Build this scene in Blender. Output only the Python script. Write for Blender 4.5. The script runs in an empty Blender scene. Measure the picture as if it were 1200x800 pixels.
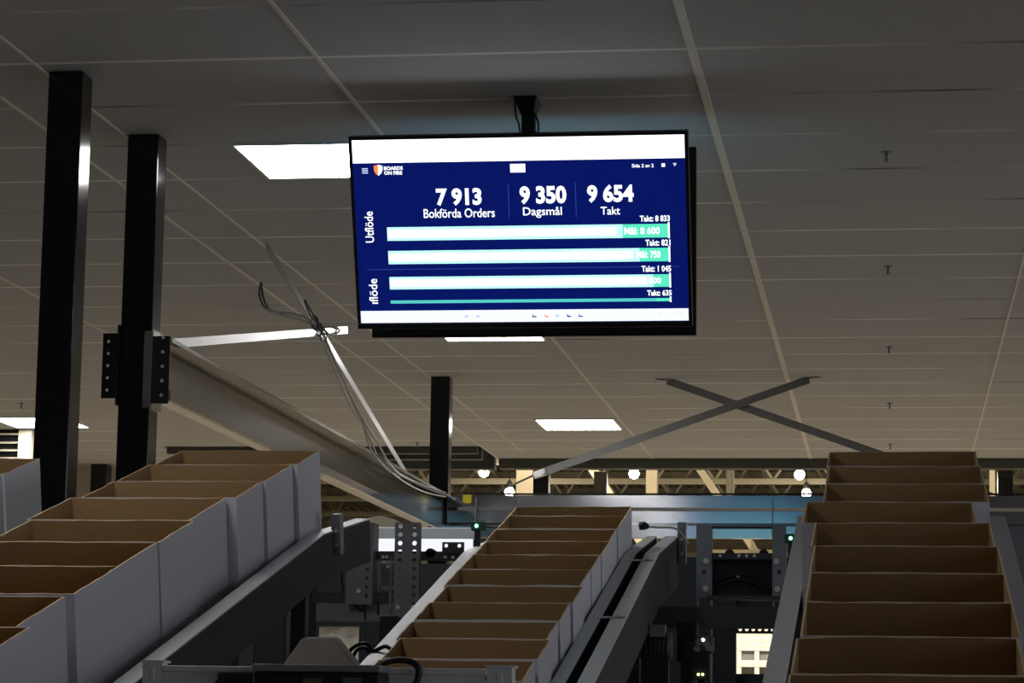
import bpy, bmesh, math, random
from mathutils import Vector, Matrix
random.seed(7)
S = bpy.context.scene
col = S.collection
R = math.radians

# ------------------------------------------------------------------ camera
F_PX = 3097.25
YAW, PITCH, ROLL = .144127, .149907, .0147814
EYE = Vector((0, 0, 1.6))
_f = Vector((-math.sin(YAW)*math.cos(PITCH), math.cos(YAW)*math.cos(PITCH), math.sin(PITCH)))
_r0 = Vector((math.cos(YAW), math.sin(YAW), 0)); _u0 = _r0.cross(_f)
_r = math.cos(ROLL)*_r0 + math.sin(ROLL)*_u0
_u = -math.sin(ROLL)*_r0 + math.cos(ROLL)*_u0
cd = bpy.data.cameras.new('camera'); cam = bpy.data.objects.new('camera', cd); col.objects.link(cam)
cd.sensor_width = 36; cd.lens = F_PX/1200*36; cd.clip_start = .05; cd.clip_end = 300
m = Matrix((_r, _u, -_f)).transposed().to_4x4(); m.translation = EYE
cam.matrix_world = m; S.camera = cam

def ray(x, y): return (x-600)/F_PX*_r + (400-y)/F_PX*_u + _f
def atY(x, y, Y): q = ray(x, y); return EYE + q*(Y/q.y)
def atX(x, y, X): q = ray(x, y); return EYE + q*(X/q.x)

# ------------------------------------------------------------------ light and exposure
vs = S.view_settings
vs.view_transform = 'Standard'; vs.look = 'None'; vs.gamma = 1; vs.use_curve_mapping = False
vs.exposure = 0.0
W_STR = .032
SIDE_STR = 1.15       # light coming in from the open bays to the right
PANEL = 20.5          # ceiling light panels
HALL_W = 260        # high bay lamps of the hall
SCREEN = 1.25
w = bpy.data.worlds.new('world'); S.world = w; w.use_nodes = True
nt = w.node_tree; bg = nt.nodes['Background']; bg.inputs[1].default_value = 1
_tc = nt.nodes.new('ShaderNodeTexCoord'); _sx = nt.nodes.new('ShaderNodeSeparateXYZ'); nt.links.new(_tc.outputs['Generated'], _sx.inputs[0])
_mr = nt.nodes.new('ShaderNodeMapRange'); _mr.interpolation_type = 'SMOOTHSTEP'; _mr.inputs['From Min'].default_value = .45; _mr.inputs['From Max'].default_value = .95
nt.links.new(_sx.outputs['X'], _mr.inputs['Value'])
_mx = nt.nodes.new('ShaderNodeMix'); _mx.data_type = 'RGBA'; nt.links.new(_mr.outputs[0], _mx.inputs[0])
_mx.inputs[6].default_value = (W_STR, W_STR, W_STR, 1); _mx.inputs[7].default_value = (SIDE_STR*.9, SIDE_STR*.95, SIDE_STR*1.08, 1)
nt.links.new(_mx.outputs[2], bg.inputs[0])

# ------------------------------------------------------------------ materials
def mat(name, rgb, rough=.6, metal=0, spec=.5, noise=0, nscale=20, bump=0, emit=None, stretch=None):
    M = bpy.data.materials.new(name); M.use_nodes = True
    nt = M.node_tree; b = nt.nodes['Principled BSDF']
    b.inputs['Base Color'].default_value = (*rgb, 1); b.inputs['Roughness'].default_value = rough
    b.inputs['Metallic'].default_value = metal; b.inputs['Specular IOR Level'].default_value = spec
    if noise or bump:
        tc = nt.nodes.new('ShaderNodeTexCoord'); n = nt.nodes.new('ShaderNodeTexNoise')
        n.inputs['Scale'].default_value = nscale; n.inputs['Detail'].default_value = 5
        src = tc.outputs['Object']
        if stretch:
            mp = nt.nodes.new('ShaderNodeMapping'); mp.inputs['Scale'].default_value = stretch
            nt.links.new(src, mp.inputs[0]); src = mp.outputs[0]
        nt.links.new(src, n.inputs['Vector'])
        if noise:
            cr = nt.nodes.new('ShaderNodeMix'); cr.data_type = 'RGBA'
            cr.inputs[6].default_value = (*[c*(1-noise) for c in rgb], 1)
            cr.inputs[7].default_value = (*[min(1, c*(1+noise)) for c in rgb], 1)
            nt.links.new(n.outputs['Fac'], cr.inputs[0]); nt.links.new(cr.outputs[2], b.inputs['Base Color'])
        if bump:
            bp = nt.nodes.new('ShaderNodeBump'); bp.inputs['Strength'].default_value = bump
            bp.inputs['Distance'].default_value = .002
            nt.links.new(n.outputs['Fac'], bp.inputs['Height']); nt.links.new(bp.outputs[0], b.inputs['Normal'])
    if emit:
        b.inputs['Emission Color'].default_value = (*emit[0], 1); b.inputs['Emission Strength'].default_value = emit[1]
    return M
def glow(name, rgb, s, sample=True):
    M = mat(name, (0, 0, 0), .5, spec=.2, emit=(rgb, s))
    if not sample: M.cycles.emission_sampling = 'NONE'
    return M
BLACK = mat('black_gloss_paint', (.004, .004, .005), .13, spec=.5, noise=.2, nscale=6)
MATTE = mat('matte_black', (.006, .006, .007), .55, noise=.2)
GALV = mat('galvanised_steel', (.50, .51, .53), .2, 1, noise=.12, nscale=9)
DGALV = mat('darkened_galvanised_steel', (.26, .25, .235), .2, 1, noise=.15, nscale=7)  # galvanised steel darkened to offset the side light on the long beam
XGALV = mat('smooth_galvanised_steel', (.46, .47, .50), .13, 1, noise=.06, nscale=6)
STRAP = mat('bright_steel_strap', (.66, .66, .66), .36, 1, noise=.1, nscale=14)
DSTRAP = mat('steel_strap_dimmed', (.28, .27, .26), .5, .8, noise=.15, nscale=14)  # strap steel with its dim reflections put into a darker colour
ALU = mat('anodised_aluminium', (.50, .51, .53), .45, .35, noise=.08, nscale=30)
GREY = mat('grey_painted_steel', (.24, .245, .265), .45, .3, noise=.15, nscale=12)
DGREY = mat('dark_grey_steel', (.055, .057, .066), .5, .3, noise=.2, nscale=14)
XDARK = mat('near_black_steel', (.016, .017, .02), .6, .2, noise=.3, nscale=10)  # very dark steel shared by panels and small machine parts
ZINC = mat('zinc_bolt', (.75, .75, .74), .35, .5)
BROWN = mat('brown_cardboard', (.36, .235, .115), .9, spec=.15, noise=.10, nscale=35, bump=.1, stretch=(1, 1, 3))
WHITEC = mat('white_coated_cardboard', (.58, .585, .62), .6, spec=.3, noise=.05, nscale=40)
RIM = mat('raw_cardboard_edge', (.56, .42, .27), .9, spec=.1, noise=.15, nscale=90)
BELT = mat('black_rubber_belt', (.012, .012, .013), .7, noise=.2)
CREAM = mat('cream_painted_wall', (.68, .60, .44), .7, noise=.05, nscale=5)
HCREAM = mat('hall_cream_steel', (.24, .205, .14), .7, noise=.08, nscale=5)
HWALL = mat('hall_wall_paint', (.5, .45, .36), .8, noise=.1, nscale=2)
TRUSS = mat('truss_olive_steel', (.13, .112, .07), .6, .2, noise=.15)
FASCIA = mat('olive_edge_steel', (.10, .10, .075), .6, .2, noise=.15)
WHITEP = mat('white_plastic', (.8, .79, .77), .5, noise=.06, nscale=15, bump=.3)
RUST = mat('brown_grey_casting', (.085, .068, .056), .75, .2, noise=.35, nscale=18)
CABLE = mat('black_cable', (.01, .01, .011), .5, noise=.1)
GCABLE = mat('grey_cable', (.42, .40, .37), .5, noise=.1)
YELLOW = mat('yellow_sticker', (.75, .62, .02), .5, noise=.1)
GREENB = mat('dark_green_housing', (.004, .05, .03), .4, noise=.1)
PGLOW = glow('panel_diffuser', (1, .985, .97), PANEL)
RAIL = mat('conveyor_rail_paint', (.042, .042, .048), .65, 0, .2, noise=.12, nscale=16)
LGREEN = glow('green_indicator', (.25, 1, .55), 6, False)
LYEL = glow('yellow_indicator', (.9, 1, .3), 4, False)
LWARM = glow('warm_indicator', (1, .8, .55), 4, False)
LAMP = glow('lamp_lens', (1, .95, .78), 40)
STRIPGLOW = glow('glowing_strip_white', (.93, .95, 1), 1.0)  # glow added to a bright white strip, not a known lamp
CONC = mat('concrete_floor', (.36, .34, .31), .55, noise=.15, nscale=3)
BEZEL = mat('black_bezel_plastic', (.006, .006, .008), .3, noise=.1)

# ------------------------------------------------------------------ mesh helpers
class MB:
    def __init__(s): s.bm = bmesh.new(); s.mi = 0
    def face(s, vs_):
        f = s.bm.faces.new(vs_); f.material_index = s.mi; return f
    def hexa(s, p):
        v = [s.bm.verts.new(q) for q in p]
        for a in ((0,3,2,1),(4,5,6,7),(0,1,5,4),(1,2,6,5),(2,3,7,6),(3,0,4,7)): s.face([v[i] for i in a])
        return s
    def box(s, a, b):
        x0,y0,z0 = a; x1,y1,z1 = b
        return s.hexa([(x0,y0,z0),(x1,y0,z0),(x1,y1,z0),(x0,y1,z0),(x0,y0,z1),(x1,y0,z1),(x1,y1,z1),(x0,y1,z1)])
    def lbox(s, fn, a, b):
        x0,y0,z0 = a; x1,y1,z1 = b
        return s.hexa([fn(*q) for q in ((x0,y0,z0),(x1,y0,z0),(x1,y1,z0),(x0,y1,z0),(x0,y0,z1),(x1,y0,z1),(x1,y1,z1),(x0,y1,z1))])
    def bar(s, p, q, wd, th, up=(0,0,1)):
        p, q = Vector(p), Vector(q); d = (q-p).normalized(); a = d.cross(Vector(up)).normalized(); b = a.cross(d)
        a *= wd/2; b *= th/2
        return s.hexa([p-a-b, p+a-b, q+a-b, q-a-b, p-a+b, p+a+b, q+a+b, q-a+b])
    def tube(s, pts, r, n=8, cap=True):
        pts = [Vector(p) for p in pts]; rings = []
        nrm = None
        for i, p in enumerate(pts):
            t = (pts[min(i+1, len(pts)-1)] - pts[max(i-1, 0)]).normalized()
            if nrm is None: nrm = t.orthogonal().normalized()
            else:
                nrm = (nrm - t*nrm.dot(t)); nrm = nrm.normalized() if nrm.length > 1e-6 else t.orthogonal().normalized()
            b = t.cross(nrm)
            rr = r[i] if isinstance(r, (list, tuple)) else r
            rings.append([s.bm.verts.new(p + rr*(math.cos(k*2*math.pi/n)*nrm + math.sin(k*2*math.pi/n)*b)) for k in range(n)])
        for A, B in zip(rings, rings[1:]):
            for k in range(n): s.face([A[k], A[(k+1)%n], B[(k+1)%n], B[k]]).smooth = True
        if cap: s.face(rings[0][::-1]); s.face(rings[-1])
        return s
    def disc(s, c, axis, r, h, n=12):
        c = Vector(c); ax = Vector(axis).normalized()
        return s.tube([c, c+ax*h], r, n)
    def prism(s, poly, fn, t0, t1):
        a = [s.bm.verts.new(fn(x, z, t0)) for x, z in poly]; b = [s.bm.verts.new(fn(x, z, t1)) for x, z in poly]
        n = len(poly)
        for k in range(n): s.face([a[k], a[(k+1)%n], b[(k+1)%n], b[k]])
        s.face(a[::-1]); s.face(b); return s
    def plate(s, o, ux, vx, wd, ht, th, holes=(), n=10):
        """flat plate with real holes; o = lower left corner, ux/vx in-plane axes, thickness along ux x vx backwards"""
        o, ux, vx = Vector(o), Vector(ux).normalized(), Vector(vx).normalized(); nz = ux.cross(vx)
        bm = bmesh.new(); E = []
        def loop(pts):
            v = [bm.verts.new(p) for p in pts]
            for i in range(len(v)): E.append(bm.edges.new((v[i], v[(i+1)%len(v)])))
        loop([o, o+ux*wd, o+ux*wd+vx*ht, o+vx*ht])
        for (a, b, r) in holes:
            c = o+ux*a+vx*b
            loop([c + r*(math.cos(k*2*math.pi/n)*ux + math.sin(k*2*math.pi/n)*vx) for k in range(n)])
        bmesh.ops.triangle_fill(bm, use_beauty=True, use_dissolve=False, edges=E, normal=nz)
        ge = bmesh.ops.extrude_face_region(bm, geom=bm.faces[:])
        bmesh.ops.translate(bm, verts=[g for g in ge['geom'] if isinstance(g, bmesh.types.BMVert)], vec=-nz*th)
        bmesh.ops.recalc_face_normals(bm, faces=bm.faces[:])
        s.merge(bm); return s
    def merge(s, bm):
        mp = {v: s.bm.verts.new(v.co) for v in bm.verts}
        for f in bm.faces:
            try: s.face([mp[v] for v in f.verts])
            except ValueError: pass
        bm.free()
    def build(s, name, m, parent=None, bevel=0, fix=True):
        base = Vector((0, 0, 0)); p = parent
        while p is not None: base += Vector(p.location); p = p.parent
        if fix: bmesh.ops.recalc_face_normals(s.bm, faces=s.bm.faces[:])
        if parent is not None and not getattr(s, 'local', False): bmesh.ops.translate(s.bm, verts=s.bm.verts[:], vec=-base)
        me = bpy.data.meshes.new(name); s.bm.to_mesh(me); s.bm.free()
        for x in (m if isinstance(m, (list, tuple)) else [m]): me.materials.append(x)
        o = bpy.data.objects.new(name, me); col.objects.link(o)
        if parent is not None: o.parent = parent
        if bevel:
            bv = o.modifiers.new('bevel', 'BEVEL'); bv.width = bevel; bv.segments = 2; bv.limit_method = 'ANGLE'
        return o
def tag(o, label=None, cat=None, group=None, kind=None):
    if label: o['label'] = label
    if cat: o['category'] = cat
    if group: o['group'] = group
    if kind: o['kind'] = kind
    return o
def thing(name, label, cat, loc, group=None, rot=(0, 0, 0)):
    o = bpy.data.objects.new(name, None); col.objects.link(o); o.location = loc; o.rotation_euler = rot
    o.empty_display_size = .05
    return tag(o, label, cat, group)
def struct(o): o['kind'] = 'structure'; return o
def smooth_pts(pts, n=8):
    P = [Vector(p) for p in pts]; out = []
    for i in range(len(P)-1):
        a, b, c, d = P[max(i-1,0)], P[i], P[i+1], P[min(i+2,len(P)-1)]
        for k in range(n):
            t = k/n
            out.append(.5*((2*b)+(c-a)*t+(2*a-5*b+4*c-d)*t*t+(3*b-a-3*c+d)*t**3))
    return out+[P[-1]]

# ------------------------------------------------------------------ the setting
ZC = 3.7557                      # underside of the suspended ceiling
def ceiling_material():
    M = bpy.data.materials.new('mineral_ceiling_tiles'); M.use_nodes = True
    nt = M.node_tree; N = nt.nodes; Lk = nt.links; b = N['Principled BSDF']; b.inputs['Roughness'].default_value = .85
    b.inputs['Specular IOR Level'].default_value = .2
    tc = N.new('ShaderNodeTexCoord'); sp = N.new('ShaderNodeSeparateXYZ'); Lk.new(tc.outputs['Object'], sp.inputs[0])
    def mth(op, a, bb=None):
        n = N.new('ShaderNodeMath'); n.operation = op
        for i, v in enumerate((a, bb)):
            if v is None: continue
            if isinstance(v, (int, float)): n.inputs[i].default_value = v
            else: Lk.new(v, n.inputs[i])
        return n.outputs[0]
    # cross joints every 0.6 m
    y = mth('DIVIDE', mth('SUBTRACT', sp.outputs['Y'], 8.063), .6)
    fy = mth('ABSOLUTE', mth('SUBTRACT', mth('FRACT', mth('ADD', y, .5)), .5))
    line = mth('LESS_THAN', fy, .022)
    nz = N.new('ShaderNodeTexNoise'); nz.inputs['Scale'].default_value = .9; nz.inputs['Detail'].default_value = 3
    Lk.new(tc.outputs['Object'], nz.inputs['Vector'])
    br = N.new('ShaderNodeMapRange'); br.inputs['From Min'].default_value = .30; br.inputs['From Max'].default_value = .54
    Lk.new(nz.outputs['Fac'], br.inputs['Value'])
    mixl = N.new('ShaderNodeMix'); mixl.data_type = 'RGBA'
    mixl.inputs[6].default_value = (.16, .15, .14, 1); mixl.inputs[7].default_value = (1, .97, .92, 1)
    Lk.new(br.outputs[0], mixl.inputs[0])
    n2 = N.new('ShaderNodeTexNoise'); n2.inputs['Scale'].default_value = 60; n2.inputs['Detail'].default_value = 4
    Lk.new(tc.outputs['Object'], n2.inputs['Vector'])
    base = N.new('ShaderNodeMix'); base.data_type = 'RGBA'
    base.inputs[6].default_value = (.52, .51, .495, 1); base.inputs[7].default_value = (.62, .61, .595, 1)
    Lk.new(n2.outputs['Fac'], base.inputs[0])
    mx = N.new('ShaderNodeMix'); mx.data_type = 'RGBA'
    Lk.new(line, mx.inputs[0]); Lk.new(base.outputs[2], mx.inputs[6]); Lk.new(mixl.outputs[2], mx.inputs[7])
    Lk.new(mx.outputs[2], b.inputs['Base Color'])
    return M
CEIL = ceiling_material()
TRIM = mat('pale_ceiling_profile', (.80, .76, .66), .5, noise=.05, nscale=8)
mb = MB(); mb.box((-3.014, -4, ZC), (7, 20.113, ZC+.05)); mb.box((-13, -4, ZC), (-3.014, 19.263, ZC+.05)); mb.box((-13, 19.263, ZC), (-5.45, 20.75, ZC+.05))
struct(mb.build('ceiling', CEIL))
for i, (x, wd, y1) in enumerate([(-.614, .027, 20.113), (-1.814, .014, 20.113), (-3.014, .013, 20.113), (-4.214, .012, 19.263), (.586, .012, 20.113), (-2.752, .010, 19.6)]):
    mb = MB(); mb.box((x-wd/2, -4, ZC-.004), (x+wd/2, y1, ZC+.001)); struct(mb.build('trim_%d' % (i+1), TRIM))
mb = MB(); mb.box((-3.01, 20.12, ZC-.075), (7, 20.26, ZC+.10)); struct(mb.build('trim_7', FASCIA))
mb = MB(); mb.box((-5.42, 19.28, ZC-.05), (-3.05, 19.36, ZC+.2)); mb.box((-5.42, 19.5, ZC-.07), (-3.05, 19.6, ZC+.2)); mb.box((-5.42, 20.12, ZC-.08), (-3.05, 20.26, ZC+.1)); struct(mb.build('trim_8', FASCIA))
mb = MB(); mb.box((-24, -6, -.1), (14, 76, 0)); struct(mb.build('floor', CONC))
# the lit hall beyond
HZ = 8.0
def deck_material():
    M = mat('corrugated_roof_deck', (.40, .34, .22), .6, .2, noise=.1, nscale=3)
    return M
mb = MB()
for i in range(0, 152):
    x = -24+i*.25
    mb.hexa([(x,20.4,HZ),(x+.12,20.4,HZ),(x+.12,76,HZ),(x,76,HZ),(x+.03,20.4,HZ+.08),(x+.09,20.4,HZ+.08),(x+.09,76,HZ+.08),(x+.03,76,HZ+.08)])
mb.box((-24, 20.4, HZ+.08), (14, 76, HZ+.12)); struct(mb.build('ceiling_hall', deck_material()))
mb = MB(); mb.box((-24, 75.8, 0), (14, 76, HZ+.1)); struct(mb.build('wall_back', HWALL))
mb = MB(); mb.box((-24.2, 20.3, 0), (-24, 76, HZ+.1)); struct(mb.build('wall_left', HWALL))
mb = MB(); mb.box((14, 20.3, 0), (14.2, 76, HZ+.1)); struct(mb.build('wall_right', HWALL))
mb = MB(); mb.box((-24, 20.28, ZC+.1), (14, 20.4, HZ+.12)); struct(mb.build('wall_front', HWALL))
# ------------------------------------------------------------------ steel columns under the ceiling
def column(x0, x1, y0, top, label, m=BLACK, group=None):
    t = thing('steel_column', label, 'column', ((x0+x1)/2, y0+(x1-x0)/2, 0), group)
    mb = MB(); mb.box((x0, y0, .012), (x1, y0+(x1-x0), top)); mb.build('shaft', m, t, bevel=.006)
    mb = MB(); mb.box((x0-.06, y0-.06, 0), (x1+.06, y0+(x1-x0)+.06, .012))
    for sx in (x0-.035, x1+.035):
        for sy in (y0-.035, y0+(x1-x0)+.035): mb.disc((sx, sy, .012), (0,0,1), .011, .012, 6)
    mb.build('base_plate', DGREY, t)
    return t
column(-2.738, -2.622, 8.160, ZC, 'black square steel column, nearest the camera at far left')
column(-2.738, -2.622, 9.078, ZC, 'black square steel column carrying the near end of the galvanised beam')
column(-2.738, -2.622, 15.495, ZC, 'black square steel column below the screen where the two galvanised beams meet')
def far_column(xa, xb, ytop, Y, label):
    a = atY(xa, ytop, Y); b = atY(xb, ytop, Y); column(a.x, b.x, Y, a.z, label)
far_column(625, 643, 537, 20.6, 'black column behind the turnbuckle end of the diagonal strap')
far_column(696, 711, 552, 24, 'short looking dark column in the hall, right of the strap turnbuckle')
far_column(1169, 1187, 538, 20.6, 'dark column at the far right edge behind the right tray stack')
far_column(107, 126, 531, 20.5, 'dark column against the cream wall between the two near left columns')

# ------------------------------------------------------------------ galvanised beams between the columns
ZB0, ZB1 = 2.795, 3.030
def c_beam(mb, fn, y0, y1, h0=ZB0, h1=ZB1, d=.062, t=.005):
    # C section with lips and a rolled web; fn(x_out, z, along)
    H = h1-h0
    web = [(0, h0), (d, h0), (d, h0+.034), (d-t, h0+.034), (d-t, h0+t), (t, h0+t), (t, h0+H*.28), (t+.018, h0+H*.36), (t+.018, h0+H*.64), (t, h0+H*.72),
           (t, h1-t), (d-t, h1-t), (d-t, h1-.016), (d, h1-.016), (d, h1), (0, h1)]
    back = [(0, h0+H*.72), (.018, h0+H*.64), (.018, h0+H*.36), (0, h0+H*.28)]
    mb.prism(web+back, fn, y0, y1)
bt = thing('galvanised_beam', 'long galvanised C beam running back from the second black column on the left', 'beam', (-2.62, 12.3, ZB0))
mb = MB(); h0, h1, d, t_ = ZB0, ZB1, .062, .005
web = [(0, h0), (d-.006, h0), (d, h0+.006), (d, h0+.042), (d-t_, h0+.042), (d-t_, h0+t_+.004), (t_, h0+t_+.004), (t_, h1-t_), (d-t_, h1-t_), (d-t_, h1-.018), (d, h1-.018), (d, h1-.006), (d-.006, h1), (0, h1)]
mb.prism(web, lambda x, z, y: (-2.645+x, y, z), 9.21, 15.49); mb.build('channel', DGALV, bt)
# end cleats at the near column
a = atY(181, 472, 9.06); b = atY(197, 393, 9.06)
mb = MB(); mb.plate((-2.618, 9.075, a.z), (1,0,0), (0,0,1), .066, b.z-a.z, .006, [(.040, .03+i*.052, .0065) for i in range(5)]); cp = mb.build('cleat_plate', MATTE, bt)
for i in range(5):
    mb = MB(); mb.disc((-2.578, 9.079, a.z+.03+i*.052), (0,-1,0), .0065, .006, 8); mb.build('bolt', ZINC, cp)
mb = MB(); mb.prism([(9.072, a.z-.02), (9.205, a.z-.02), (9.205, b.z+.025), (9.072, b.z+.025)], lambda y, z, t: (t, y, z), -2.6215, -2.614)
mb.prism([(9.066, a.z+.01), (9.072, a.z-.015), (9.072, b.z+.02), (9.066, b.z)], lambda y, z, t: (t, y, z), -2.645, -2.614); mb.build('angle_cleat', GALV, bt)
bl = thing('bracket_plate', 'black bracket plate bolted to the left face of the second column', 'bracket', (-2.76, 9.1, 2.78))
mb = MB(); mb.box((-2.746, 9.07, 2.765), (-2.738, 9.20, 3.055)); mb.build('flange', MATTE, bl)
mb = MB(); mb.plate((-2.800, 9.075, 2.79), (1,0,0), (0,0,1), .056, .235, .006, [(.02, .03+i*.044, .006) for i in range(5)]); mb.build('perforated_leg', MATTE, bl)
xb = thing('cross_beam', 'galvanised beam running across behind the tray stacks, tinted blue by the screen', 'beam', (-.9, 15.5, 2.86))
mb = MB(); c_beam(mb, lambda z_, z, x: (x, 15.486+z_, z), -2.62, 6.0, 2.79, 3.04, .055); mb.build('channel', XGALV, xb)
for px_ in (557, 607, 905): 
    p = atY(px_, 603, 15.47)
    mb = MB(); mb.box((p.x-.003, 15.483, 2.80), (p.x+.003, 15.486, 3.03)); mb.build('seam_strip', GREY, xb)
p = atY(547.5, 583.5, 15.47); mb = MB(); mb.box((p.x-.026, 15.464, p.z-.022), (p.x+.026, 15.468, p.z+.02)); mb.hexa([(p.x-.01,15.464,p.z-.03),(p.x+.02,15.464,p.z-.03),(p.x+.02,15.468,p.z-.03),(p.x-.01,15.468,p.z-.03),(p.x-.026,15.464,p.z-.022),(p.x+.026,15.464,p.z-.022),(p.x+.026,15.468,p.z-.022),(p.x-.026,15.468,p.z-.022)])
tag(mb.build('sticker', YELLOW), 'yellow sticker on the cross beam beside the middle column', 'sticker')
mb = MB(); mb.tube(smooth_pts([(-2.60, 15.47, 3.048), (-2.45, 15.50, 3.055), (-2.2, 15.52, 3.051), (-1.2, 15.5, 3.05), (0, 15.5, 3.052), (1.5, 15.5, 3.05)], 5), .006, 6); tag(mb.build('beam_cable', CABLE), 'black cable lying along the top of the cross beam', 'cable')

# ------------------------------------------------------------------ cross bracing straps
def strap(name, label, p, q, wd, m, up, tb=False):
    p, q = Vector(p), Vector(q); t = thing(name, label, 'strap', p)
    mb = MB(); mb.bar(p, q, wd, .004, up); mb.build('flat_bar', m, t)
    return t
SX = -2.60
s1 = strap('brace_strap', 'bright flat steel strap from the second column up to the ceiling, nearly level', atX(199, 402.5, SX), atX(407, 386.5, SX), .034, STRAP, (1,0,0))
s2 = thing('brace_strap', 'steel strap hanging down steeply from the ceiling left of the screen', 'strap', atX(376, 388, SX-.02))
mb = MB(); mb.bar(atX(312, 288, SX-.02), atX(377, 390, SX-.02), .036, .004, (1,0,0)); mb.build('upper_bar', DSTRAP, s2)  # upper length darker: weak reflection put into the colour
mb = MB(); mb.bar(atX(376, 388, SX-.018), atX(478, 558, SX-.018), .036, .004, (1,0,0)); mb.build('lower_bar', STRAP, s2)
s3 = thing('brace_strap', 'dark strap of the ceiling cross, rising from lower left to upper right', 'strap', atY(625, 557, 15.62))
mb = MB(); a, b = atY(628, 556, 15.62), atY(948, 444.5, 15.62); mb.bar(a, b, .046, .004, (0,1,0)); mb.build('flat_bar', DSTRAP, s3)
mb = MB(); mb.bar(b+Vector((-.01,0,0)), Vector((b.x+.07, 15.60, ZC-.003)), .05, .005, (0,0,1)); mb.build('ceiling_tab', DSTRAP, s3)
tb0, tb1 = atY(625, 557, 15.60), atY(640, 552, 15.60)
mb = MB(); mb.bar(tb0, tb1, .045, .03, (0,1,0)); mb.disc(atY(637, 553, 15.58), (0,-1,0), .013, .008); mb.build('turnbuckle', STRAP, s3, bevel=.005)
mb = MB(); mb.tube([tb0, atY(592, 572, 15.60), atY(566, 584, 15.58)], .006, 6); mb.build('rod', DSTRAP, s3)
s4 = thing('brace_strap', 'dark strap of the ceiling cross, falling from upper left behind the right trays', 'strap', atY(1060, 541, 15.66))
mb = MB(); a, b = atY(782, 446, 15.66), atY(1110, 559.5, 15.66); mb.bar(a, b, .046, .004, (0,1,0)); mb.build('flat_bar', DSTRAP, s4)
mb = MB(); mb.tube([b+Vector((-.05,0,.018)), atY(1182, 585, 15.55)], .006, 6); mb.build('rod', DSTRAP, s4)
mb = MB(); mb.bar(Vector((a.x-.07, 15.66, ZC-.003)), a+Vector((.01,0,-.004)), .05, .005, (0,0,1)); mb.build('ceiling_tab', DSTRAP, s4)
# cables tied to the left bracing
cx = SX+.01
kb = thing('cable_bundle', 'dark cables looped and tied where the two left straps cross', 'cable', atX(375, 387, cx))
for pts in ([(306,331),(304,345),(312,362),(332,369),(352,374),(366,380),(376,388)], [(306,331),(309,350),(318,364),(340,367),(358,372),(372,384)],
            [(357,352),(362,366),(370,378),(378,390),(392,391),(398,387),(391,383),(378,384)], [(358,353),(368,370),(375,382),(384,390)]):
    mb = MB(); mb.tube(smooth_pts([atX(x, y, cx) for x, y in pts], 5), .005, 6); mb.build('cable', CABLE, kb)
mb = MB()
for dx, dy in ((0,0), (5,7), (-5,-8)): 
    c = atX(374+dx, 386+dy, cx)
    mb = MB(); mb.tube([c+Vector((.012*math.cos(k), .03*math.cos(k)*.6, .03*math.sin(k))) for k in [i*2*math.pi/10 for i in range(11)]], .004, 6); mb.build('cable_tie', MATTE, kb)
gb = thing('cable_bundle', 'pale grey cables running down the steep strap to the middle column', 'cable', atX(380, 395, cx))
for k, pts in enumerate(([(378,392),(400,440),(420,485),(436,520),(450,548),(475,560),(500,572),(524,579)], [(376,395),(395,440),(408,470),(420,490),(440,512),(452,540),(468,556),(505,574),(528,581)],
            [(380,393),(404,448),(426,492),(440,515),(462,550),(490,566),(522,577)], [(424,490),(432,520),(444,540),(470,562),(496,576),(522,582)])):
    mb = MB(); mb.tube(smooth_pts([atX(x, y, cx+.008*k) for x, y in pts], 5), .0045, 6); mb.build('cable', GCABLE, gb)

# ------------------------------------------------------------------ ceiling light panels
def light(x0, x1, y0, y1, label, group='ceiling light panels'):
    t = thing('ceiling_light', label, 'ceiling light', ((x0+x1)/2, (y0+y1)/2, ZC), group)
    mb = MB(); e = .012
    for a, b in (((x0,y0),(x1,y0+e)), ((x0,y1-e),(x1,y1)), ((x0,y0+e),(x0+e,y1-e)), ((x1-e,y0+e),(x1,y1-e))): mb.box((*a, ZC-.008), (*b, ZC+.002))
    mb.build('frame', WHITEP, t)
    mb = MB(); mb.box((x0+e, y0+e, ZC-.005), (x1-e, y1-e, ZC-.001)); mb.build('diffuser', PGLOW, t)
light(-2.400, -1.850, 9.255, 9.845, 'glowing square ceiling light partly hidden by the upper left of the screen')
light(-2.400, -1.850, 13.46, 14.06, 'glowing square ceiling light showing just under the bottom of the screen')
light(-2.400, -1.850, 17.60, 18.20, 'glowing square ceiling light between the middle column and the ceiling cross')
light(-6.165, -5.620, 17.40, 18.00, 'glowing ceiling light at far left, behind the nearest column')
light(-2.400, -1.850, 5.05, 5.65, 'glowing ceiling light above the left trays, ahead of the picture top')

# ------------------------------------------------------------------ sprinklers
SPR = mat('sprinkler_metal', (.26, .25, .23), .5, .3, noise=.1)
def sprinkler(x, y, label):
    t = thing('sprinkler_head', label, 'sprinkler', (x, y, ZC), 'ceiling sprinklers')
    mb = MB(); mb.disc((x, y, ZC), (0,0,-1), .020, .004, 16); mb.build('escutcheon', SPR, t)
    mb = MB(); mb.tube([(x,y,ZC-.004),(x,y,ZC-.034)], [.006,.005], 10); mb.build('stem', SPR, t)
    mb = MB(); mb.disc((x, y, ZC-.034), (0,0,-1), .010, .003, 12); mb.build('deflector', SPR, t)
for y, l in ((9.58, 'nearest sprinkler right of the screen, high on the ceiling'), (11.94, 'second sprinkler from the camera on the right, level with the lower screen'), (14.40, 'third sprinkler on the right, just below the screen bottom level'),
             (16.82, 'fourth sprinkler on the right, above the right end of the cross'), (19.14, 'furthest sprinkler on the right, just above the right tray stack')):
    sprinkler(-.012, y, l)
sprinkler(-5.68, 16.66, 'sprinkler at far left above the ceiling light behind the column')
sprinkler(-3.45, 19.0, 'small sprinkler left of the middle column near the ceiling edge')

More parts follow.
